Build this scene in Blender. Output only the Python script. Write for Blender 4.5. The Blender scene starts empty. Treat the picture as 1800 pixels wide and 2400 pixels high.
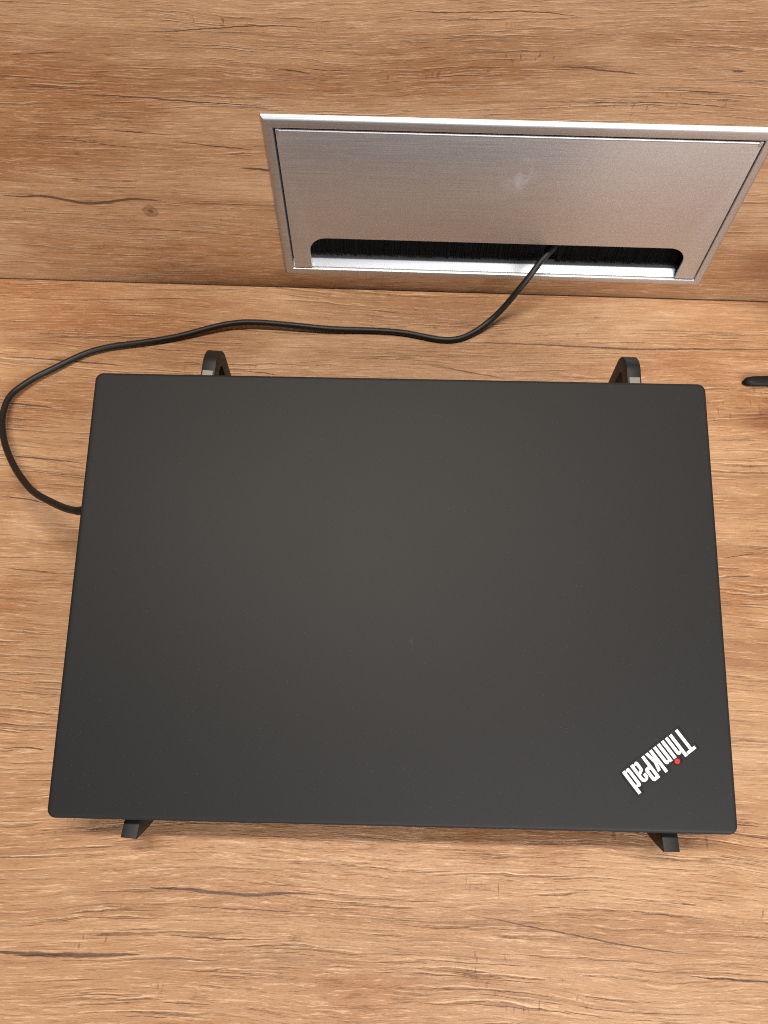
import bpy, bmesh, math, random
from mathutils import Matrix, Vector

random.seed(4)
scene = bpy.context.scene
COL = scene.collection

# ------------------------------------------------------------------ camera
PITCH, YAW, ROLL = 1.12881, -0.04248, -0.00259
CAM_Z = 0.48682
cam_data = bpy.data.cameras.new('camera')
cam = bpy.data.objects.new('camera', cam_data)
COL.objects.link(cam)
_f = Vector((math.cos(PITCH) * math.sin(YAW), math.cos(PITCH) * math.cos(YAW), -math.sin(PITCH)))
_r0 = Vector((math.cos(YAW), -math.sin(YAW), 0))
_u0 = _r0.cross(_f)
_r = _r0 * math.cos(ROLL) + _u0 * math.sin(ROLL)
_u = -_r0 * math.sin(ROLL) + _u0 * math.cos(ROLL)
M = Matrix.Identity(4)
for i in range(3):
    M[i][0], M[i][1], M[i][2] = _r[i], _u[i], -_f[i]
M[2][3] = CAM_Z
cam.matrix_world = M
cam_data.sensor_fit = 'HORIZONTAL'
cam_data.sensor_width = 36.0
cam_data.lens = 36.0 * 1798.7 / 1800.0
cam_data.clip_start = 0.01
cam_data.clip_end = 50
cam_data.dof.use_dof = True
cam_data.dof.focus_distance = 0.445
cam_data.dof.aperture_fstop = 20.0
scene.camera = cam

# ------------------------------------------------------------------ world and lamps (indoor office light)
world = bpy.data.worlds.new('World')
scene.world = world
world.use_nodes = True
bg = world.node_tree.nodes['Background']
bg.inputs[0].default_value = (1.0, 0.93, 0.86, 1)
bg.inputs[1].default_value = 0.05


def area(name, loc, target, sx, sy, power, color):
    ld = bpy.data.lights.new(name, 'AREA')
    ld.shape = 'RECTANGLE'
    ld.size, ld.size_y = sx, sy
    ld.energy = power
    ld.color = color
    o = bpy.data.objects.new(name, ld)
    COL.objects.link(o)
    o.location = loc
    d = Vector(target) - Vector(loc)
    o.rotation_euler = d.to_track_quat('-Z', 'Y').to_euler()
    return o


area('ceiling_tube_lamp', (0.05, 0.29, 2.25), (0.05, 0.29, 0), 1.2, 0.12, 57, (1.0, 0.91, 0.80))
area('window_light', (1.1, -2.2, 1.60), (0.0, 0.3, 0.05), 2.6, 0.7, 134, (1.0, 0.965, 0.965))

vs = scene.view_settings
vs.view_transform = 'Standard'
vs.look = 'None'
vs.exposure = -0.08
vs.gamma = 1.0
vs.use_curve_mapping = False
scene.cycles.max_bounces = 6
scene.cycles.pixel_filter_type = 'BLACKMAN_HARRIS'
scene.cycles.filter_width = 1.0
scene.cycles.use_denoising = False
scene.cycles.sample_clamp_indirect = 2.0
scene.cycles.sample_clamp_direct = 6.0


# ------------------------------------------------------------------ helpers
def link(name, mesh, mat=None, parent=None, smooth=None):
    o = bpy.data.objects.new(name, mesh)
    COL.objects.link(o)
    if mat is not None:
        mesh.materials.clear()
        mesh.materials.append(mat)
    if parent is not None:
        o.parent = parent
    if smooth is not None:
        mesh.polygons.foreach_set('use_smooth', [True] * len(mesh.polygons))
        try:
            mesh.set_sharp_from_angle(angle=math.radians(smooth))
        except Exception:
            pass
    return o


def thing(name, label, cat, matrix=None):
    o = bpy.data.objects.new(name, None)
    COL.objects.link(o)
    o.empty_display_size = 0.02
    if matrix is not None:
        o.matrix_world = matrix
    o['label'] = label
    o['category'] = cat
    return o


def basis(loc, ex, ey, ez):
    m = Matrix.Identity(4)
    for i in range(3):
        m[i][0], m[i][1], m[i][2], m[i][3] = ex[i], ey[i], ez[i], loc[i]
    return m


def flat_mesh(loops, thick, bevel=0.0, seg=2, matrix=None):
    """Polygons (outer + holes) in XY made into a plate centred on z = 0, with rounded rims."""
    cu = bpy.data.curves.new('tmp', 'CURVE')
    cu.dimensions = '2D'
    cu.fill_mode = 'BOTH'
    cu.extrude = max(thick / 2 - bevel, 1e-6)
    cu.bevel_depth = bevel
    cu.bevel_resolution = seg
    cu.offset = -bevel
    for lp in loops:
        sp = cu.splines.new('POLY')
        sp.points.add(len(lp) - 1)
        for p, q in zip(sp.points, lp):
            p.co = (q[0], q[1], 0, 1)
        sp.use_cyclic_u = True
    ob = bpy.data.objects.new('tmp', cu)
    COL.objects.link(ob)
    dg = bpy.context.evaluated_depsgraph_get()
    me = bpy.data.meshes.new_from_object(ob.evaluated_get(dg))
    bpy.data.objects.remove(ob)
    bpy.data.curves.remove(cu)
    bm = bmesh.new()
    bm.from_mesh(me)
    bmesh.ops.remove_doubles(bm, verts=bm.verts, dist=1e-7)
    bm.to_mesh(me)
    bm.free()
    if matrix is not None:
        me.transform(matrix)
    return me


def arc(cx, cy, r, a0, a1, n=8, ry=None):
    ry = r if ry is None else ry
    return [(cx + r * math.cos(math.radians(a0 + (a1 - a0) * i / n)),
             cy + ry * math.sin(math.radians(a0 + (a1 - a0) * i / n))) for i in range(n + 1)]


def rrect(x0, y0, x1, y1, r, n=8):
    return (arc(x1 - r, y0 + r, r, -90, 0, n) + arc(x1 - r, y1 - r, r, 0, 90, n)
            + arc(x0 + r, y1 - r, r, 90, 180, n) + arc(x0 + r, y0 + r, r, 180, 270, n))


def loft(loops):
    """Closed stack of equal-length 3D loops, capped."""
    bm = bmesh.new()
    rows = [[bm.verts.new(p) for p in lp] for lp in loops]
    n = len(rows[0])
    for a, b in zip(rows, rows[1:]):
        for i in range(n):
            bm.faces.new((a[i], a[(i + 1) % n], b[(i + 1) % n], b[i]))
    bm.faces.new(list(reversed(rows[0])))
    bm.faces.new(rows[-1])
    bmesh.ops.recalc_face_normals(bm, faces=bm.faces)
    me = bpy.data.meshes.new('loft')
    bm.to_mesh(me)
    bm.free()
    return me


def box_mesh(x0, x1, y0, y1, z0, z1, bevel=0.0, seg=2):
    bm = bmesh.new()
    bmesh.ops.create_cube(bm, size=1)
    for v in bm.verts:
        v.co = (x0 + (v.co.x + .5) * (x1 - x0), y0 + (v.co.y + .5) * (y1 - y0), z0 + (v.co.z + .5) * (z1 - z0))
    if bevel:
        bmesh.ops.bevel(bm, geom=list(bm.edges), offset=bevel, segments=seg, affect='EDGES', profile=0.5)
    me = bpy.data.meshes.new('box')
    bm.to_mesh(me)
    bm.free()
    return me


def catmull(pts, sub=8):
    P = [Vector(p) for p in pts]
    P = [P[0] * 2 - P[1]] + P + [P[-1] * 2 - P[-2]]
    out = []
    for i in range(1, len(P) - 2):
        a, b, c, d = P[i - 1:i + 3]
        for k in range(sub):
            t = k / sub
            out.append(0.5 * ((2 * b) + (c - a) * t + (2 * a - 5 * b + 4 * c - d) * t * t + (3 * b - a - 3 * c + d) * t ** 3))
    out.append(P[-2])
    return out


def smooth_path(p, n):
    for _ in range(n):
        p = [p[0]] + [(p[i - 1] + p[i] * 2 + p[i + 1]) / 4 for i in range(1, len(p) - 1)] + [p[-1]]
    return p


def tube_mesh(path, rad, n=16):
    bm = bmesh.new()
    rows = []
    up = Vector((0, 0, 1))
    for i, p in enumerate(path):
        t = (path[min(i + 1, len(path) - 1)] - path[max(i - 1, 0)]).normalized()
        s = t.cross(up)
        if s.length < 1e-4:
            s = Vector((1, 0, 0))
        s.normalize()
        w = s.cross(t)
        r = rad[i] if isinstance(rad, (list, tuple)) else rad
        rows.append([bm.verts.new(p + (s * math.cos(2 * math.pi * k / n) + w * math.sin(2 * math.pi * k / n)) * r) for k in range(n)])
    for a, b in zip(rows, rows[1:]):
        for k in range(n):
            bm.faces.new((a[k], a[(k + 1) % n], b[(k + 1) % n], b[k]))
    bm.faces.new(rows[0])
    bm.faces.new(list(reversed(rows[-1])))
    bmesh.ops.recalc_face_normals(bm, faces=bm.faces)
    me = bpy.data.meshes.new('tube')
    bm.to_mesh(me)
    bm.free()
    return me


# ------------------------------------------------------------------ node helper
class NT:
    def __init__(self, name):
        self.mat = bpy.data.materials.new(name)
        self.mat.use_nodes = True
        self.t = self.mat.node_tree
        self.b = self.t.nodes['Principled BSDF']
        self.tc = self.t.nodes.new('ShaderNodeTexCoord')

    def put(self, sock, v):
        if isinstance(v, (int, float)):
            sock.default_value = v
        elif isinstance(v, (tuple, list)):
            sock.default_value = tuple(v) if len(v) == len(sock.default_value) else tuple(v) + (1,)
        else:
            self.t.links.new(v, sock)

    def m(self, op, a, b=0.0, c=0.0, clamp=False):
        n = self.t.nodes.new('ShaderNodeMath')
        n.operation = op
        n.use_clamp = clamp
        self.put(n.inputs[0], a)
        self.put(n.inputs[1], b)
        self.put(n.inputs[2], c)
        return n.outputs[0]

    def ss(self, x, lo, hi, a=0.0, b=1.0):
        n = self.t.nodes.new('ShaderNodeMapRange')
        n.interpolation_type = 'SMOOTHSTEP'
        self.put(n.inputs['Value'], x)
        for k, v in (('From Min', lo), ('From Max', hi), ('To Min', a), ('To Max', b)):
            self.put(n.inputs[k], v)
        return n.outputs[0]

    def lin(self, x, lo, hi, a=0.0, b=1.0):
        n = self.t.nodes.new('ShaderNodeMapRange')
        self.put(n.inputs['Value'], x)
        for k, v in (('From Min', lo), ('From Max', hi), ('To Min', a), ('To Max', b)):
            self.put(n.inputs[k], v)
        return n.outputs[0]

    def xyz(self, x, y, z=0.0):
        n = self.t.nodes.new('ShaderNodeCombineXYZ')
        for s, v in zip(n.inputs, (x, y, z)):
            self.put(s, v)
        return n.outputs[0]

    def sep(self, v):
        n = self.t.nodes.new('ShaderNodeSeparateXYZ')
        self.put(n.inputs[0], v)
        return n.outputs

    def noise(self, vec, scale=1.0, detail=3.0, rough=0.55):
        n = self.t.nodes.new('ShaderNodeTexNoise')
        self.put(n.inputs['Vector'], vec)
        n.inputs['Scale'].default_value = scale
        n.inputs['Detail'].default_value = detail
        n.inputs['Roughness'].default_value = rough
        return n.outputs['Fac']

    def voro(self, vec, scale=1.0, feature='DISTANCE_TO_EDGE', out='Distance'):
        n = self.t.nodes.new('ShaderNodeTexVoronoi')
        n.feature = feature
        self.put(n.inputs['Vector'], vec)
        n.inputs['Scale'].default_value = scale
        return n.outputs[out]

    def mix(self, fac, a, b, mode='MIX'):
        n = self.t.nodes.new('ShaderNodeMix')
        n.data_type = 'RGBA'
        n.blend_type = mode
        self.put(n.inputs[0], fac)
        self.put(n.inputs[6], a)
        self.put(n.inputs[7], b)
        return n.outputs[2]

    def curve(self, x, pts):
        n = self.t.nodes.new('ShaderNodeFloatCurve')
        c = n.mapping.curves[0]
        pts = sorted(pts)
        c.points[0].location = pts[0]
        c.points[1].location = pts[-1]
        for p in pts[1:-1]:
            c.points.new(*p)
        for p in c.points:
            p.handle_type = 'VECTOR'
        n.mapping.update()
        self.put(n.inputs['Value'], x)
        return n.outputs[0]

    def bump(self, h, dist, strength=1.0):
        n = self.t.nodes.new('ShaderNodeBump')
        n.inputs['Strength'].default_value = strength
        n.inputs['Distance'].default_value = dist
        self.put(n.inputs['Height'], h)
        self.t.links.new(n.outputs[0], self.b.inputs['Normal'])
        return n

    def set(self, **kw):
        for k, v in kw.items():
            self.put(self.b.inputs[k.replace('_', ' ')], v)
        return self.mat


# ------------------------------------------------------------------ wood laminate
WALL_LINES = [
    ([(-0.2948, 0.0849), (-0.2797, 0.0839), (-0.2668, 0.0851), (-0.2550, 0.0836), (-0.2346, 0.0796), (-0.2186, 0.0810), (-0.1988, 0.0848), (-0.1769, 0.0837)], 0.0019, 1.0),
    ([(-0.2563, 0.1689), (-0.2342, 0.1706), (-0.2133, 0.1695), (-0.1970, 0.1705)], 0.0008, .6),
    ([(-0.2145, 0.1663), (-0.1773, 0.1656), (-0.1457, 0.1636), (-0.0979, 0.1615)], 0.0009, .7),
    ([(-0.2727, 0.1330), (-0.2298, 0.1334), (-0.1886, 0.1284), (-0.1459, 0.1274)], 0.0007, .5),
    ([(-0.2068, 0.1421), (-0.1795, 0.1401), (-0.1560, 0.1385)], 0.0008, .7),
    ([(-0.1585, 0.1343), (-0.1309, 0.1312), (-0.1029, 0.1288)], 0.0011, .6),
    ([(-0.0839, 0.1860), (-0.0712, 0.1853), (-0.0611, 0.1837)], 0.0009, .8),
    ([(-0.0710, 0.1877), (-0.0482, 0.1859), (-0.0304, 0.1869)], 0.0006, .6),
    ([(0.0848, 0.1924), (0.1075, 0.1909), (0.1280, 0.1891), (0.1345, 0.1882)], 0.0011, .6),
    ([(0.1536, 0.1795), (0.1742, 0.1787), (0.1922, 0.1781)], 0.0010, .7),
    ([(0.1845, 0.1922), (0.1891, 0.1918), (0.1934, 0.1921)], 0.0016, .7),
    ([(-0.1167, 0.1144), (-0.1052, 0.1137), (-0.0908, 0.1121)], 0.0016, .8),
    ([(-0.2465, 0.1903), (-0.2306, 0.1915), (-0.2120, 0.1933), (-0.1944, 0.1927)], 0.0006, .6),
    ([(-0.2327, 0.0579), (-0.1784, 0.0557), (-0.1016, 0.0519)], 0.0008, .5),
    ([(-0.1649, 0.2064), (-0.1349, 0.2078), (-0.0902, 0.2118), (-0.0515, 0.2113)], 0.0009, .5),
    ([(-0.0176, 0.2230), (0.0178, 0.2215), (0.0645, 0.2231), (0.1003, 0.2200)], 0.0009, .5),
    ([(0.0608, 0.1692), (0.1128, 0.1699), (0.1643, 0.1708), (0.2125, 0.1664)], 0.0009, .55),
    ([(-0.3069, 0.0287), (-0.2358, 0.0288), (-0.1686, 0.0283)], 0.0008, .5),
]
DESK_LINES = [
    ([(-0.3283, 0.4107), (-0.2585, 0.4100), (-0.1898, 0.4140), (-0.1414, 0.4150)], 0.0010, .55),
    ([(-0.3131, 0.3517), (-0.2728, 0.3508), (-0.2121, 0.3468)], 0.0014, .75),
    ([(-0.2875, 0.3708), (-0.2174, 0.3756), (-0.2044, 0.3786)], 0.0010, .7),
    ([(0.0378, 0.3790), (0.0845, 0.3800), (0.1344, 0.3791), (0.1840, 0.3782), (0.2339, 0.3805), (0.30, 0.3825)], 0.0013, .9),
    ([(0.0181, 0.3550), (0.0345, 0.3545), (0.0509, 0.3512), (0.0802, 0.3464)], 0.0011, .7),
    ([(-0.3024, 0.3100), (-0.2694, 0.3075), (-0.2578, 0.3061)], 0.0012, .8),
    ([(-0.2845, 0.2646), (-0.2528, 0.2627), (-0.2273, 0.2602)], 0.0010, .8),
    ([(-0.2824, 0.2318), (-0.2637, 0.2305), (-0.2478, 0.2274)], 0.0010, .7),
    ([(-0.1363, -0.0120), (-0.1144, -0.0116), (-0.0947, -0.0128), (-0.0727, -0.0132), (-0.0583, -0.0117), (-0.0364, -0.0115)], 0.0017, .8),
    ([(-0.2181, -0.0467), (-0.1966, -0.0470), (-0.1682, -0.0467), (-0.1330, -0.0449)], 0.0019, .9),
    ([(0.0434, -0.0175), (0.0957, -0.0245), (0.1423, -0.0307), (0.1795, -0.0333)], 0.0009, .65),
    ([(0.1643, -0.0429), (0.1872, -0.0439), (0.2193, -0.0446)], 0.0009, .7),
    ([(-0.1228, -0.0348), (-0.1060, -0.0353), (-0.0750, -0.0358)], 0.0008, .6),
    ([(-0.1203, -0.0203), (-0.0816, -0.0206), (-0.0429, -0.0210)], 0.0008, .5),
    ([(-0.1698, 0.3517), (-0.1615, 0.3516), (-0.1538, 0.3511)], 0.0010, .7),
    ([(-0.1327, 0.3459), (-0.1128, 0.3451), (-0.0928, 0.3427)], 0.0010, .7),
    ([(0.1843, 0.0373), (0.2040, 0.0352), (0.2238, 0.0346)], 0.0008, .6),
    ([(0.2212, 0.2039), (0.2392, 0.2077), (0.2538, 0.2090)], 0.0008, .6),
    ([(-0.2384, 0.0605), (-0.2229, 0.0618), (-0.2095, 0.0609)], 0.0010, .6),
    ([(-0.2686, 0.1782), (-0.2449, 0.1767), (-0.2244, 0.1763)], 0.0009, .6),
    ([(0.2194, 0.1914), (0.2308, 0.1913), (0.2410, 0.1923)], 0.0011, .6),
]


def tracks(lines):
    """Sort the drawn cracks into a few tracks whose cracks never overlap along the grain."""
    out = []
    for ln in sorted(lines, key=lambda l: l[0][0][0]):
        for tr in out:
            if tr[-1][0][-1][0] + .012 < ln[0][0][0]:
                tr.append(ln)
                break
        else:
            out.append([ln])
    return out


def wood(name, axis, lines, knots, brown_patches, seed):
    g = NT(name)
    o = g.sep(g.tc.outputs['Object'])
    X, T = o[0], o[axis]
    S = seed

    def nz(fx, fy, k, detail=2, rough=.55, t=None):
        return g.noise(g.xyz(g.m('MULTIPLY', X, fx), g.m('MULTIPLY', T if t is None else t, fy), S + k), 1, detail, rough)
    w0 = g.m('SUBTRACT', nz(2.6, 8.0, 0, 1), .5)
    w1 = g.m('SUBTRACT', nz(14.0, 45.0, 3, 2), .5)
    T1 = g.m('MULTIPLY_ADD', w0, .045, T)
    T2 = g.m('MULTIPLY_ADD', w1, .0075, T1)
    rag = g.m('SUBTRACT', nz(130.0, 300.0, 31, 2), .5)
    T3 = g.m('MULTIPLY_ADD', rag, .0008, T2)
    tone = nz(2.2, 34.0, 7, 4, .62, T1)
    patch = nz(6.0, 15.0, 9, 4, .65, T1)
    zone = nz(9.0, 42.0, 23, 3, .6, T1)
    ring = nz(3.6, 230.0, 11, 4, .72, T3)
    hair = nz(12.0, 540.0, 13, 3, .7, T3)
    hairb = nz(12.0, 540.0, 13, 3, .7, g.m('ADD', T3, -.0007))
    pore = nz(46.0, 820.0, 17, 3, .85, T3)
    tick = nz(420.0, 120.0, 19, 1, .6, T2)

    col = g.mix(g.ss(tone, .28, .72), (.292, .144, .064), (.430, .252, .132))
    col = g.mix(g.m('MULTIPLY', g.ss(patch, .50, .70), .75), col, (.278, .120, .045))
    col = g.mix(g.m('MULTIPLY', g.ss(patch, .47, .27), .75), col, (.500, .322, .190))
    DARK = (.105, .043, .018)
    LIGHT = (.640, .430, .270)  # pale fibres, also relief highlights put into the grain colour
    zl = g.ss(zone, .38, .64, .16, 1.0)
    zc = g.ss(zone, .57, .68)
    ringm = g.m('MULTIPLY', g.ss(ring, .44, .35), zl)
    hairm = g.m('MULTIPLY', g.ss(hair, .42, .36), zl)
    litem = g.m('MULTIPLY', g.m('MULTIPLY', g.ss(hairb, .43, .37), g.m('SUBTRACT', 1.0, hairm)), zl)
    porem = g.m('MULTIPLY', g.ss(pore, .44, .37), g.ss(patch, .40, .60, .45, 1.0))
    tickm = g.m('MULTIPLY', g.ss(tick, .38, .27), zc)
    col = g.mix(g.m('MULTIPLY', litem, .62), col, LIGHT)
    col = g.mix(g.m('MULTIPLY', g.ss(pore, .56, .63), .45), col, LIGHT)
    col = g.mix(g.m('MULTIPLY', ringm, .36), col, DARK)
    col = g.mix(g.m('MULTIPLY', hairm, .46), col, DARK)
    col = g.mix(g.m('MULTIPLY', porem, .52), col, DARK)
    col = g.mix(g.m('MULTIPLY', tickm, .60), col, DARK)
    # long drawn cracks of the print
    Tr = g.m('MULTIPLY_ADD', rag, .0016, T)
    Tn = g.m('ADD', Tr, .2)                                     # T + 0.2 lies in 0..1
    Xn = g.m('MULTIPLY', g.m('ADD', X, .4), 1.25)               # (x + 0.4) / 0.8
    total = None
    for tr in tracks(lines):
        cp, wp = [], [(0, 0)]
        for pts, w, st in tr:
            cp += [((p.x + .4) * 1.25, p.y + .2) for p in catmull([(x, t, 0) for x, t in pts], 4)]
            x0, x1 = pts[0][0], pts[-1][0]
            wp += [((x0 + (x1 - x0) * q + .4) * 1.25, w * st * 400 * f) for q, f in ((-.01, 0), (.06, .35), (.25, .8), (.5, 1), (.75, .85), (.94, .35), (1.01, 0))]
        wp.append((1, 0))
        yc = g.curve(Xn, cp)
        hw = g.m('MULTIPLY', g.curve(Xn, wp), .002)
        d = g.m('ABSOLUTE', g.m('SUBTRACT', Tn, yc))
        k = g.ss(g.m('DIVIDE', d, g.m('ADD', hw, 1e-6)), 1.25, .55)
        k = g.m('MULTIPLY', k, g.ss(hw, .00004, .00022))
        total = k if total is None else g.m('MAXIMUM', total, k)
    col = g.mix(g.m('MULTIPLY', total, .88), col, (.070, .034, .022))
    # knots
    for kx, kt, rx, rt, st in knots:
        dx = g.m('DIVIDE', g.m('SUBTRACT', X, kx), rx)
        dt = g.m('DIVIDE', g.m('SUBTRACT', Tr, kt), rt)
        d = g.m('SQRT', g.m('ADD', g.m('MULTIPLY', dx, dx), g.m('MULTIPLY', dt, dt)))
        d = g.m('MULTIPLY_ADD', rag, .9, d)
        rings = g.m('MULTIPLY_ADD', g.m('SINE', g.m('MULTIPLY', d, 10.0)), .5, .5)
        k = g.m('MULTIPLY', g.ss(d, 1.1, .5), g.m('MULTIPLY_ADD', rings, .55, .4))
        k = g.m('MULTIPLY', g.m('MAXIMUM', k, g.ss(d, .40, .15)), st)
        col = g.mix(k, col, (.105, .044, .020))
    # broad soft areas tinted darker brown
    for sx, st_, rx, rt, st in brown_patches:
        dx = g.m('DIVIDE', g.m('SUBTRACT', X, sx), rx)
        dt = g.m('DIVIDE', g.m('SUBTRACT', T1, st_), rt)
        d = g.m('SQRT', g.m('ADD', g.m('MULTIPLY', dx, dx), g.m('MULTIPLY', dt, dt)))
        d = g.m('MULTIPLY_ADD', g.m('SUBTRACT', tone, .5), 1.6, d)
        col = g.mix(g.m('MULTIPLY', g.ss(d, 1.1, .2), st), col, (.165, .062, .026))
    # relief pressed into the laminate
    h = g.m('MULTIPLY', hairm, -1.0)
    h = g.m('MULTIPLY_ADD', pore, .9, h)
    g.bump(h, .00055, .9)
    g.set(Base_Color=col, Roughness=g.ss(pore, .3, .7, .50, .40), Specular_IOR_Level=.42)
    return g.mat


YW = 0.43166
MAT_DESK = wood('oak_laminate_desk', 1, DESK_LINES,
                [(.2745, .3345, .0045, .0035, .6), (.1525, .4085, .0032, .0014, .7), (-.0490, -.0339, .004, .0025, .5), (.1360, .3905, .0018, .0012, .6)],
                [(.285, .315, .050, .014, .8), (.31, .425, .05, .02, .6), (-.285, .368, .05, .012, .3)], 1.7)
MAT_WALL = wood('oak_laminate_panel', 2, WALL_LINES,
                [(-.1889, .0738, .0066, .0060, .9), (-.2253, .1222, .0026, .0018, .7), (-.2335, .1, .004, .002, .5)],
                [(.285, .030, .040, .022, .55), (.10, .190, .02, .004, .25)], 41.3)


def plain(name, color, rough, metallic=0.0, spec=.5, noise_amp=0.0, noise_scale=600, bump=0.0):
    g = NT(name)
    n = g.noise(g.tc.outputs['Object'], noise_scale, 3)
    c0 = tuple(c * (1 - noise_amp) for c in color)
    c1 = tuple(min(c * (1 + noise_amp), 1) for c in color)
    g.set(Base_Color=g.mix(n, c0, c1), Roughness=g.lin(n, .2, .8, rough * .93, min(rough * 1.07, 1)), Metallic=metallic, Specular_IOR_Level=spec)
    if bump:
        g.bump(n, bump)
    return g.mat


def lid_paint():
    g = NT('matte_black_lid_paint')
    P = g.tc.outputs['Object']
    fine = g.noise(P, 1300, 3, .8)
    broad = g.noise(P, 9, 3)
    sv = g.voro(P, 1000, 'F1', 'Distance')
    sc = g.sep(g.voro(P, 1000, 'F1', 'Color'))[0]
    fleck = g.m('MULTIPLY', g.ss(sv, .22, .10), g.ss(sc, .86, .99))
    o = g.sep(P)
    # a faint scuff and a little dust
    dx = g.m('DIVIDE', g.m('SUBTRACT', o[0], .0098), .0014)
    dy = g.m('DIVIDE', g.m('SUBTRACT', o[1], .0955), .0062)
    sd = g.m('SQRT', g.m('ADD', g.m('MULTIPLY', dx, dx), g.m('MULTIPLY', dy, dy)))
    scuff = g.m('MULTIPLY', g.ss(sd, 1.0, .2), g.ss(g.noise(P, 700, 3), .42, .62))
    col = g.mix(fine, (.0060, .0061, .0064), (.0185, .0187, .0192))
    col = g.mix(g.m('MULTIPLY', fleck, .38), col, (.13, .128, .125))
    col = g.mix(g.m('MULTIPLY', scuff, .09), col, (.20, .19, .18))
    g.set(Base_Color=col, Roughness=g.lin(broad, .3, .7, .555, .575), Specular_IOR_Level=.26)
    g.bump(fine, .00005, .8)
    return g.mat


def brushed(name, color, rough, aniso=.0):
    g = NT(name)
    o = g.sep(g.tc.outputs['Object'])
    br = g.noise(g.xyz(g.m('MULTIPLY', o[0], 18.0), g.m('MULTIPLY', o[1], 1800.0), g.m('MULTIPLY', o[2], 1800.0)), 1, 3, .6)
    sm = g.noise(g.tc.outputs['Object'], 26, 4, .6)
    # a fingerprint smudge and a few hairline scratches
    dx = g.m('DIVIDE', g.m('SUBTRACT', o[0], .170), .013)
    dz = g.m('DIVIDE', g.m('SUBTRACT', o[2], .098), .017)
    d = g.m('SQRT', g.m('ADD', g.m('MULTIPLY', dx, dx), g.m('MULTIPLY', dz, dz)))
    smg = g.m('MULTIPLY', g.ss(d, 1.3, .0), g.ss(g.noise(g.tc.outputs['Object'], 110, 4, .65), .40, .75))
    rot = g.m('ADD', g.m('MULTIPLY', o[0], .8), g.m('MULTIPLY', o[2], .6))
    rot2 = g.m('SUBTRACT', g.m('MULTIPLY', o[2], .8), g.m('MULTIPLY', o[0], .6))
    scr = g.m('MULTIPLY', g.ss(g.voro(g.xyz(g.m('MULTIPLY', rot, 36.0), g.m('MULTIPLY', rot2, 420.0), 0), 1, 'F1', 'Distance'), .08, .02),
              g.ss(g.noise(g.tc.outputs['Object'], 45, 2), .52, .62))
    col = g.mix(g.m('MULTIPLY', g.m('MAXIMUM', g.m('MULTIPLY', smg, .5), scr), .30), g.mix(br, tuple(c * .94 for c in color), tuple(min(1, c * 1.06) for c in color)), (.9, .9, .9))
    r = g.m('ADD', g.lin(br, .3, .7, rough * .93, rough * 1.07), g.m('MULTIPLY', smg, .15))
    g.set(Base_Color=col, Roughness=r, Metallic=1.0, Anisotropic=aniso)
    return g.mat


MAT_LID = lid_paint()
MAT_BASE = plain('laptop_base_plastic', (.020, .019, .018), .55, noise_amp=.2, noise_scale=900)
MAT_STAND = plain('black_stand_plastic', (.0065, .0065, .0068), .52, spec=.32, noise_amp=.25, noise_scale=500, bump=.00003)
MAT_PAD = plain('grey_silicone_pad', (.30, .295, .28), .7, noise_amp=.08)
MAT_CORD = plain('black_cord_rubber', (.006, .006, .006), .50, spec=.4, noise_amp=.2, noise_scale=400)
MAT_ALU = brushed('brushed_aluminium', (.55, .565, .582), .48)
MAT_ALU_FLAP = brushed('brushed_aluminium_flap', (.610, .645, .685), .48)
MAT_BRUSH = plain('black_brush_bristle', (.0025, .0023, .0022), .8, noise_amp=.4, spec=.2, noise_scale=800)
MAT_BOX = plain('dark_cable_well', (.01, .01, .01), .8)
MAT_WHITE = plain('white_badge_letter', (.80, .80, .80), .32, noise_amp=.03)
MAT_RED = plain('red_badge_dot', (.75, .02, .018), .35, noise_amp=.05)
MAT_RIM = plain('gloss_black_badge_rim', (.004, .004, .004), .5, spec=.25)
MAT_FOOT = plain('black_satin_foot', (.004, .004, .004), .55, spec=.25, noise_amp=.2)

# ------------------------------------------------------------------ desk and back panel
GX, GZ, GW, GH = -0.0961, 0.01566, 0.32723, 0.14073
desk = link('desk', box_mesh(-.75, .75, -.42, YW - .0022, -.028, 0, .0006, 2), MAT_DESK)
desk['kind'] = 'structure'
desk['label'] = 'oak-look laminate desk top with horizontal grain and dark cracks'


def panel_with_hole(x0, x1, z0, z1, y0, y1, hx0, hx1, hz0, hz1):
    bm = bmesh.new()
    xs, zs = [x0, hx0, hx1, x1], [z0, hz0, hz1, z1]
    v = {(i, j, k): bm.verts.new((xs[i], (y0, y1)[k], zs[j])) for i in range(4) for j in range(4) for k in range(2)}
    for i in range(3):
        for j in range(3):
            if (i, j) != (1, 1):
                for k in range(2):
                    bm.faces.new((v[i, j, k], v[i + 1, j, k], v[i + 1, j + 1, k], v[i, j + 1, k]))
    for i in range(3):
        for j in (0, 3):
            bm.faces.new((v[i, j, 0], v[i + 1, j, 0], v[i + 1, j, 1], v[i, j, 1]))
            bm.faces.new((v[j, i, 0], v[j, i + 1, 0], v[j, i + 1, 1], v[j, i, 1]))
    for a, b in (((1, 1), (2, 1)), ((2, 1), (2, 2)), ((2, 2), (1, 2)), ((1, 2), (1, 1))):
        bm.faces.new((v[a + (0,)], v[b + (0,)], v[b + (1,)], v[a + (1,)]))
    bmesh.ops.recalc_face_normals(bm, faces=bm.faces)
    me = bpy.data.meshes.new('panel')
    bm.to_mesh(me)
    bm.free()
    return me


panel = link('back_panel', panel_with_hole(-.75, .75, -.10, .36, YW, YW + .022, GX + .0035, GX + GW - .0035, GZ + .0035, GZ + GH - .0035), MAT_WALL)
panel['kind'] = 'structure'
panel['label'] = 'oak-look laminate upright panel behind the desk'

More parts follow.
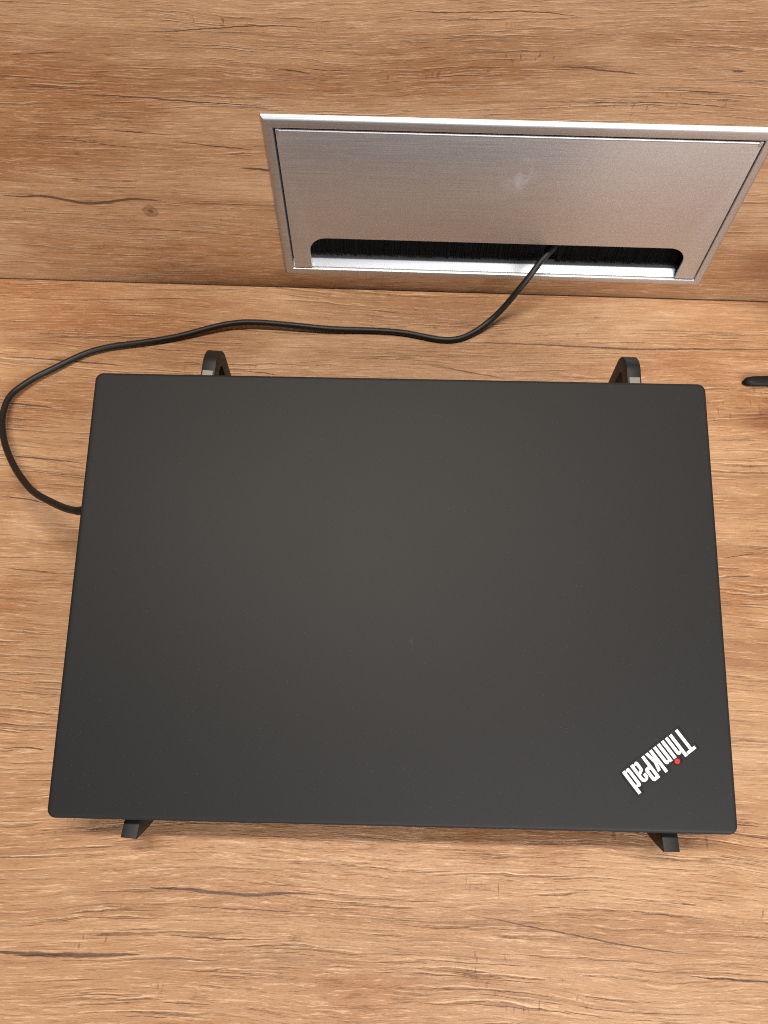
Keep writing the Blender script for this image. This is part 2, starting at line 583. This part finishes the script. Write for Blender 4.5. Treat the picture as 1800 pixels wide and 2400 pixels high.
# ------------------------------------------------------------------ cable grommet in the panel
G = thing('cable_grommet', 'silver aluminium flush cable port with hinged flap and brush slot in upright wood panel', 'cable port',
          Matrix.Translation((GX, YW, GZ)))
PR = 0.0026     # how far the frame stands proud of the panel
# rail profile in (n, y): n runs from the outer edge inwards, y is depth (negative = towards the viewer)
PROF = [(0.0, -.0002), (.0001, -.0008), (.0004, -.0015), (.0009, -.0021), (.0016, -.0025), (.0024, -.0026),
        (.0058, -.0026), (.0063, -.0024), (.0066, -.0019), (.0066, .0002), (.0114, .0041), (.0118, .0047), (.0118, .0100), (.0038, .0100), (.0038, -.0002)]


SIDE_PROF = PROF[:10] + [(.0066, .0100), (.0038, .0100), (.0038, -.0002)]


def mitred_rail(a, b, inward, ws, wa, wb):
    """Rail from corner a to corner b (x,z) of width ws, mitred to neighbours of width wa and wb."""
    d = (Vector(b) - Vector(a)).normalized()
    n = Vector(inward)
    la, lb = [], []
    for (k, y) in (PROF if inward == (0, 1) else SIDE_PROF):
        q = k / .0066
        qe = min(q, 1.0)
        pa = Vector(a) + n * q * ws + d * (qe * wa + .00006)
        pb = Vector(b) + n * q * ws - d * (qe * wb + .00006)
        la.append((pa.x, y, pa.y))
        lb.append((pb.x, y, pb.y))
    return loft([la, lb])


WT, WB_, WL, WR = .0086, .0066, .0070, .0066
for a, b, inn, ws, wa, wb in (((0, GH), (GW, GH), (0, -1), WT, WL, WR), ((GW, 0), (0, 0), (0, 1), WB_, WR, WL),
                              ((0, 0), (0, GH), (1, 0), WL, WB_, WT), ((GW, GH), (GW, 0), (-1, 0), WR, WT, WB_)):
    link('frame_rail', mitred_rail(a, b, inn, ws, wa, wb), MAT_ALU, G, 35)

# flap with the cable slot cut out of its lower edge
fx0, fx1, fz0, fz1 = .0084, .3197, .0078, .1297
cx0, cx1, cz = .0218, .3052, .0388
flap_loop = ([(fx0, fz0), (cx0, fz0), (cx0, .0245)] + arc(cx0 + .0135, cz - .0135, .0135, 180, 90, 12)
             + arc(cx1 - .0135, cz - .0135, .0135, 90, 0, 12) + [(cx1, .0245), (cx1, fz0), (fx1, fz0), (fx1, fz1), (fx0, fz1)])
FM = Matrix(((1, 0, 0, 0), (0, 0, -1, -.0012), (0, 1, 0, 0), (0, 0, 0, 1)))      # XY -> XZ, front towards -y
flap = link('flap', flat_mesh([flap_loop], .0020, .0003, 2, FM), MAT_ALU_FLAP, G, 35)
# rounded hinge bead along the top edge of the flap, with its two end clips
link('hinge_bead', tube_mesh([Vector((fx0 + .0006, -.0013, fz1 + .0002)), Vector((.1, -.0013, fz1 + .0002)), Vector((.2, -.0013, fz1 + .0002)), Vector((fx1 - .0006, -.0013, fz1 + .0002))], .00105, 14), MAT_ALU, flap, 60)
for x in (fx0 + .0012, fx1 - .0012):
    link('hinge_clip', box_mesh(x - .0012, x + .0012, -.0026, .0010, fz1 - .0020, fz1 + .0019, .0003), MAT_ALU, flap, 35)

# cable well behind the flap: backing and brush strip
link('cable_well', box_mesh(.0042, GW - .0042, .0205, .0215, .0042, GH - .0042), MAT_BOX, G)
bm = bmesh.new()
x = .0082
while x < GW - .0082:
    w = random.uniform(.00035, .0006)
    y = random.uniform(.0060, .0085)
    dx = random.uniform(-.0006, .0006)
    if abs(x - .2085) < .007:
        dx += math.copysign((.007 - abs(x - .2085)) * .55, x - .2085)
    z0, z1 = .0128, .0560 + random.uniform(-.003, .003)
    vs_ = [bm.verts.new((x + sx * w + (dx if zz == z0 else 0), y + sy * .0003, zz)) for zz in (z0, z1) for sx, sy in ((-.5, 0), (0, -1), (.5, 0), (0, 1))]
    for k in range(4):
        bm.faces.new((vs_[k], vs_[(k + 1) % 4], vs_[4 + (k + 1) % 4], vs_[4 + k]))
    x += .00042
bmesh.ops.recalc_face_normals(bm, faces=bm.faces)
me = bpy.data.meshes.new('bristles')
bm.to_mesh(me)
bm.free()
bristles = link('bristles', me, MAT_BRUSH, G)
bristles['kind'] = 'stuff'
link('brush_holder', box_mesh(.0080, GW - .0080, .0050, .0095, .0560, .0650, .0004), MAT_BOX, G)

# ------------------------------------------------------------------ laptop
LX, LY, LYAW, TILT, LW, LD = 0.00206, 0.02307, 0.01681, 0.22131, 0.366, 0.25281
ex = Vector((math.cos(LYAW), math.sin(LYAW), 0))
ey0 = Vector((-math.sin(LYAW), math.cos(LYAW), 0))
ey = ey0 * math.cos(TILT) + Vector((0, 0, 1)) * math.sin(TILT)
ez = ex.cross(ey)
FRONT = Vector((LX, LY, .05))
TH = 0.0200
L = thing('laptop', 'closed matte black laptop raised on a black plastic stand', 'laptop', basis(FRONT - ez * TH, ex, ey, ez))


def slab_loops(levels, w, d, r, n=8):
    out = []
    for z, ins in levels:
        out.append([(p[0], p[1], z) for p in rrect(-w / 2 + ins, ins, w / 2 - ins, d - ins, max(r - ins, .0012), n)])
    return out


lid_z0 = TH - .0072
lid = link('lid', loft(slab_loops([(lid_z0, .0014), (lid_z0 + .0004, .0006), (lid_z0 + .0012, .0001), (TH - .0022, 0), (TH - .0013, .00015), (TH - .0006, .0006), (TH - .00015, .0013), (TH, .0021)],
                                 LW, LD, .0048, 10)), MAT_LID, L, 40)
link('base', loft(slab_loops([(0, .012), (.0006, .0095), (.0035, .0062), (.0085, .0042), (lid_z0 - .0013, .0036), (lid_z0 - .0008, .0046)], LW, LD, .009, 10)), MAT_BASE, L, 40)
for x in (-.105, .105):
    link('hinge', box_mesh(x - .022, x + .022, LD - .0075, LD - .0028, lid_z0 - .0040, lid_z0 + .0003, .0006), MAT_BASE, L, 35)

# badge: letters traced on the lid, reading towards the near left
LO, LU, LV = Vector((.1538, .0533)), Vector((-.0226, -.0169)) * 1e-3, Vector((.0157, -.0206)) * 1e-3


def badge_matrix(zc):
    m = Matrix.Identity(4)
    m[0][0], m[1][0] = LU.x, LU.y
    m[0][1], m[1][1] = LV.x, LV.y
    m[2][2] = -1 if (LU.x * LV.y - LU.y * LV.x) < 0 else 1
    m[0][3], m[1][3], m[2][3] = LO.x, LO.y, zc
    return m


def rect(x0, y0, x1, y1):
    return [(x0, y0), (x1, y0), (x1, y1), (x0, y1)]


def hn(x0, x1, top, s=63, xh=420):
    """outline of h (top > xh) or n (top = xh)"""
    x2 = x0 + s
    x3 = x1 - s
    return [[(x0, 0), (x2, 0), (x2, 335)] + arc((x2 + x3) / 2, 340, (x3 - x2) / 2, 180, 0, 6, 22) + [(x3, 0), (x1, 0), (x1, 350)]
            + arc(x1 - 50, 355, 50, 0, 90, 6, 65) + [(x2 + 22, xh - 4), (x2 + 4, xh - 26), (x2, xh - 26), (x2, top), (x0, top)]]


LETTERS = [
    [[(0, 0), (62, 0), (62, 460), (136, 460), (136, 522), (-62, 522), (-62, 460), (0, 460)]],                       # T
    hn(150, 310, 526),                                                                                               # h
    [rect(347, 0, 411, 422)],                                                                                        # i
    hn(445, 603, 422),                                                                                               # n
    [[(641, 0), (704, 0), (704, 196), (738, 0), (801, 0), (762, 236), (806, 424), (742, 424), (704, 262), (704, 526), (641, 526)]],  # k
    [[(832, 0), (894, 0), (894, 218), (930, 218)] + arc(938, 272, 54, -90, 0, 6) + arc(938, 472, 54, 0, 90, 6) + [(832, 526)],
     [(894, 284), (916, 284), (930, 298), (930, 446), (916, 462), (894, 462)]],                                      # P
    [[(1168, 0), (1168, 340)] + arc(1088, 345, 80, 0, 180, 12, 76) + [(1008, 282), (1070, 282), (1070, 340)]
     + arc(1088, 342, 18, 180, 0, 6, 22) + [(1106, 262), (1060, 240), (1020, 214), (1004, 180), (1004, 60)] + arc(1042, 42, 38, 180, 270, 5, 44)
     + [(1062, 2), (1090, 14), (1106, 34), (1106, 0)],
     [(1106, 76), (1098, 62), (1082, 56), (1070, 64), (1066, 80), (1066, 166), (1076, 184), (1106, 204)]],           # a
    [[(1364, 0), (1364, 532), (1300, 532), (1300, 392), (1284, 412)] + arc(1246, 374, 42, 60, 180, 6, 50) + arc(1244, 50, 40, 180, 270, 6, 50)
     + [(1266, 4), (1288, 18), (1302, 38), (1302, 0)],
     [(1300, 76), (1292, 62), (1278, 58), (1268, 66), (1266, 82), (1266, 340), (1270, 356), (1284, 362), (1296, 354), (1300, 338)]],  # d
]
RIM = [(-37, -31), (-45, -20), (-40, 418), (-91, 423), (-102, 442), (-101, 537), (-90, 552), (226, 562), (235, 545), (236, 467), (276, 458), (290, 462),
       (294, 495), (305, 530), (330, 560), (363, 575), (400, 573), (431, 555), (450, 522), (453, 485), (450, 461), (598, 463), (605, 547), (616, 560), (716, 563), (726, 549), (730, 464), (786, 464),
       (797, 553), (812, 565), (912, 568), (973, 550), (1007, 503), (1027, 452), (1094, 462), (1153, 450), (1182, 430), (1210, 450), (1258, 476), (1266, 562), (1278, 573), (1384, 573), (1398, 559), (1398, -14), (1380, -31)]


def ribbon(loop, half):
    n = len(loop)
    outs, ins = [], []
    for i in range(n):
        a, b, c = Vector(loop[i - 1]), Vector(loop[i]), Vector(loop[(i + 1) % n])
        d1, d2 = (b - a).normalized(), (c - b).normalized()
        nn = Vector((d1.y, -d1.x)) + Vector((d2.y, -d2.x))
        nn = nn.normalized() if nn.length > 1e-6 else Vector((d1.y, -d1.x))
        k = min(1.0 / max(nn.dot(Vector((d1.y, -d1.x))), .5), 1.6)
        outs.append(b + nn * half * k)
        ins.append(b - nn * half * k)
    bm = bmesh.new()
    zz = (-.00010, .00005, .00009, .00005, -.00010)
    rows = []
    for t, z in zip((1, .8, 0, -.8, -1), zz):
        rows.append([bm.verts.new(((outs[i] * (1 + t) / 2 + ins[i] * (1 - t) / 2).x, (outs[i] * (1 + t) / 2 + ins[i] * (1 - t) / 2).y, z)) for i in range(n)])
    for a, b in zip(rows, rows[1:]):
        for i in range(n):
            bm.faces.new((a[i], a[(i + 1) % n], b[(i + 1) % n], b[i]))
    me = bpy.data.meshes.new('ribbon')
    bm.to_mesh(me)
    bm.free()
    m = badge_matrix(TH)
    m[2][2] = 1
    me.transform(m)
    bm = bmesh.new()
    bm.from_mesh(me)
    bmesh.ops.recalc_face_normals(bm, faces=bm.faces)
    bm.to_mesh(me)
    bm.free()
    return me


link('badge_rim', ribbon(RIM, 12), MAT_RIM, lid, 60)
for lp in LETTERS:
    me = flat_mesh(lp, .00022, 0, 0, None)
    me.transform(badge_matrix(TH + .00005))
    link('badge_letter', me, MAT_WHITE, lid)
me = flat_mesh([arc(388, 492, 50, 0, 345, 23)], .00024, 0, 0, None)
me.transform(badge_matrix(TH + .00005))
link('badge_dot', me, MAT_RED, lid)

# ------------------------------------------------------------------ laptop stand
SF = Vector((LX, LY, 0))
ST = thing('laptop_stand', 'black plastic folding stand with grey pads holding up the laptop', 'laptop stand', basis(SF, ex, ey0, Vector((0, 0, 1))))
SL = math.tan(TILT)


def arm_top(b):
    return .0306 + .0044 * 0 + (b - TH * math.sin(TILT)) * SL - .0010


b0 = .0021
outer = ([(-.0082, .0346), (-.0082, .0362), (b0, .0362), (b0 + .0004, arm_top(b0 + .0004))]
         + [(.265, arm_top(.265))])
kx, kz, kr = .2700, arm_top(.2700) - .0142, .0142
outer += [(kx + kr * math.sin(math.radians(a)), kz + kr * math.cos(math.radians(a))) for a in range(-8, 91, 7)]
outer += [(kx + kr, .0010), (kx + kr - .001, 0), (.018, 0), (.0118, .0016), (.0070, .0048), (.0030, .0095), (-.0006, .0165), (-.0045, .0255)]
at_ = .0098
hole = [(.050, .0090), (kx + kr - .0095, .0090)]
hole += [(kx + (kr - .0095) * math.cos(math.radians(a)), kz + (kr - .0095) * math.sin(math.radians(a))) for a in range(0, 95, 18)]
hole += [(.258, arm_top(.258) - at_), (.060, arm_top(.060) - at_), (.048, .0255), (.043, .0200), (.043, .0130), (.046, .0100)]
for (af, ar) in ((-.1410, -.1192), (.1512, .1472)):
    ang = math.atan2(ar - af, .277)
    mid = Matrix(((0, 0, 1, 0), (1, 0, 0, 0), (0, 1, 0, 0), (0, 0, 0, 1)))          # (b, z, thickness) -> (y, z, x)
    m = Matrix.Translation((af, 0, 0)) @ Matrix.Rotation(-ang, 4, 'Z') @ mid
    side = link('side_frame', flat_mesh([outer, hole], .0088, .0004, 2, m), MAT_STAND, ST, 24)
    for (p0, p1) in ((.228, .2625), (.020, .060)):
        pm = Matrix.Translation((af, 0, 0)) @ Matrix.Rotation(-ang, 4, 'Z')
        z0 = arm_top(p0)
        pad = box_mesh(-.0033, .0033, 0, (p1 - p0) / math.cos(TILT), -.0004, .0009, .0002)
        pad.transform(pm @ Matrix.Translation((0, p0, z0)) @ Matrix.Rotation(TILT, 4, 'X'))
        link('pad', pad, MAT_PAD, side, 35)
for b in (.075, .235):
    def side_x(b, af, ar): return af + (ar - af) * b / .277
    link('cross_bar', box_mesh(side_x(b, -.1410, -.1192) + .0046, side_x(b, .1512, .1472) - .0046, b - .007, b + .007, .0012, .0078, .001), MAT_STAND, ST, 35)

# ------------------------------------------------------------------ power cord
CORD = [(0.1165, 0.4500, 0.0440), (0.1131, 0.4392, 0.0450), (0.1105, 0.4352, 0.0450), (0.1066, 0.4308, 0.0440), (0.1018, 0.4257, 0.0422), (0.0968, 0.4186, 0.0400), (0.0922, 0.4137, 0.0355), (0.0861, 0.4089, 0.0280), (0.0802, 0.4051, 0.0195), (0.0734, 0.4003, 0.0120), (0.0672, 0.3962, 0.0075),
        (0.0601, 0.3909, 0.0045), (0.0531, 0.3864, 0.0030), (0.0459, 0.3823, 0.0025), (0.0382, 0.3800, 0.0024), (0.0293, 0.3797, 0.0024), (0.0206, 0.3810, 0.0024), (0.0075, 0.3838, 0.0024), (-0.0050, 0.3858, 0.0024), (-0.0261, 0.3866, 0.0024), (-0.0486, 0.3859, 0.0030), (-0.0663, 0.3859, 0.0040), (-0.0831, 0.3867, 0.0050), (-0.1056, 0.3876, 0.0060), (-0.1268, 0.3874, 0.0065), (-0.1478, 0.3833, 0.0055), (-0.1751, 0.3742, 0.0035), (-0.2024, 0.3675, 0.0030), (-0.2297, 0.3621, 0.0030), (-0.2490, 0.3536, 0.0030), (-0.2668, 0.3399, 0.0035), (-0.2783, 0.3314, 0.0040), (-0.2867, 0.3218, 0.0050), (-0.2912, 0.3148, 0.0060), (-0.2929, 0.3067, 0.0075), (-0.2919, 0.2934, 0.0095), (-0.2879, 0.2809, 0.0120), (-0.2792, 0.2639, 0.0170), (-0.2652, 0.2445, 0.0250), (-0.2500, 0.2276, 0.0340), (-0.2357, 0.2146, 0.0430), (-0.2202, 0.2046, 0.0530), (-0.2034, 0.1946, 0.0640), (-0.1925, 0.1902, 0.0706)]
PC = thing('power_cord', 'thin black charging cord curving from cable port to left side of laptop', 'power cord', Matrix.Translation((0, 0, 0)))
path = smooth_path(catmull(CORD, 8), 12)
path = [Vector((p.x, p.y, max(p.z, .00232))) for p in path]
link('cord', tube_mesh(path, .0023, 16), MAT_CORD, PC, 60)
end = path[-1]
port = FRONT - ez * .0125 + ex * (-.1770) + ey * .1705
pl = [end + (port - end) * t for t in (-.02, .25, .3, .7, 1.0)]
link('plug', tube_mesh(pl, [.0025, .0027, .0034, .0036, .0030], 16), MAT_CORD, PC, 40)

# ------------------------------------------------------------------ black rounded foot at the right edge
FT = thing('device_foot', 'black rounded tip of a foot on the desk at far right edge', 'device foot', Matrix.Translation((.2581, .3485, 0)))
sec = []
for k in range(15):
    s = k / 14
    xx = .16 * s ** 1.6
    hw = .0030 * math.sqrt(min(1, (1 - (1 - min(xx / .0075, 1)) ** 2))) + .0010 + .02 * xx
    yc = .0008 + .055 * xx
    hh = .0042 * math.sqrt(min(1, (1 - (1 - min(xx / .0050, 1)) ** 2))) + .0008
    ring_ = []
    for j in range(20):
        a = 2 * math.pi * j / 20
        cy = math.copysign(abs(math.cos(a)) ** .8, math.cos(a))
        cz_ = math.copysign(abs(math.sin(a)) ** .8, math.sin(a))
        ring_.append((xx, yc + hw * cy, hh / 2 * (1 + cz_)))
    sec.append(ring_)
link('foot', loft(sec), MAT_FOOT, FT, 60)
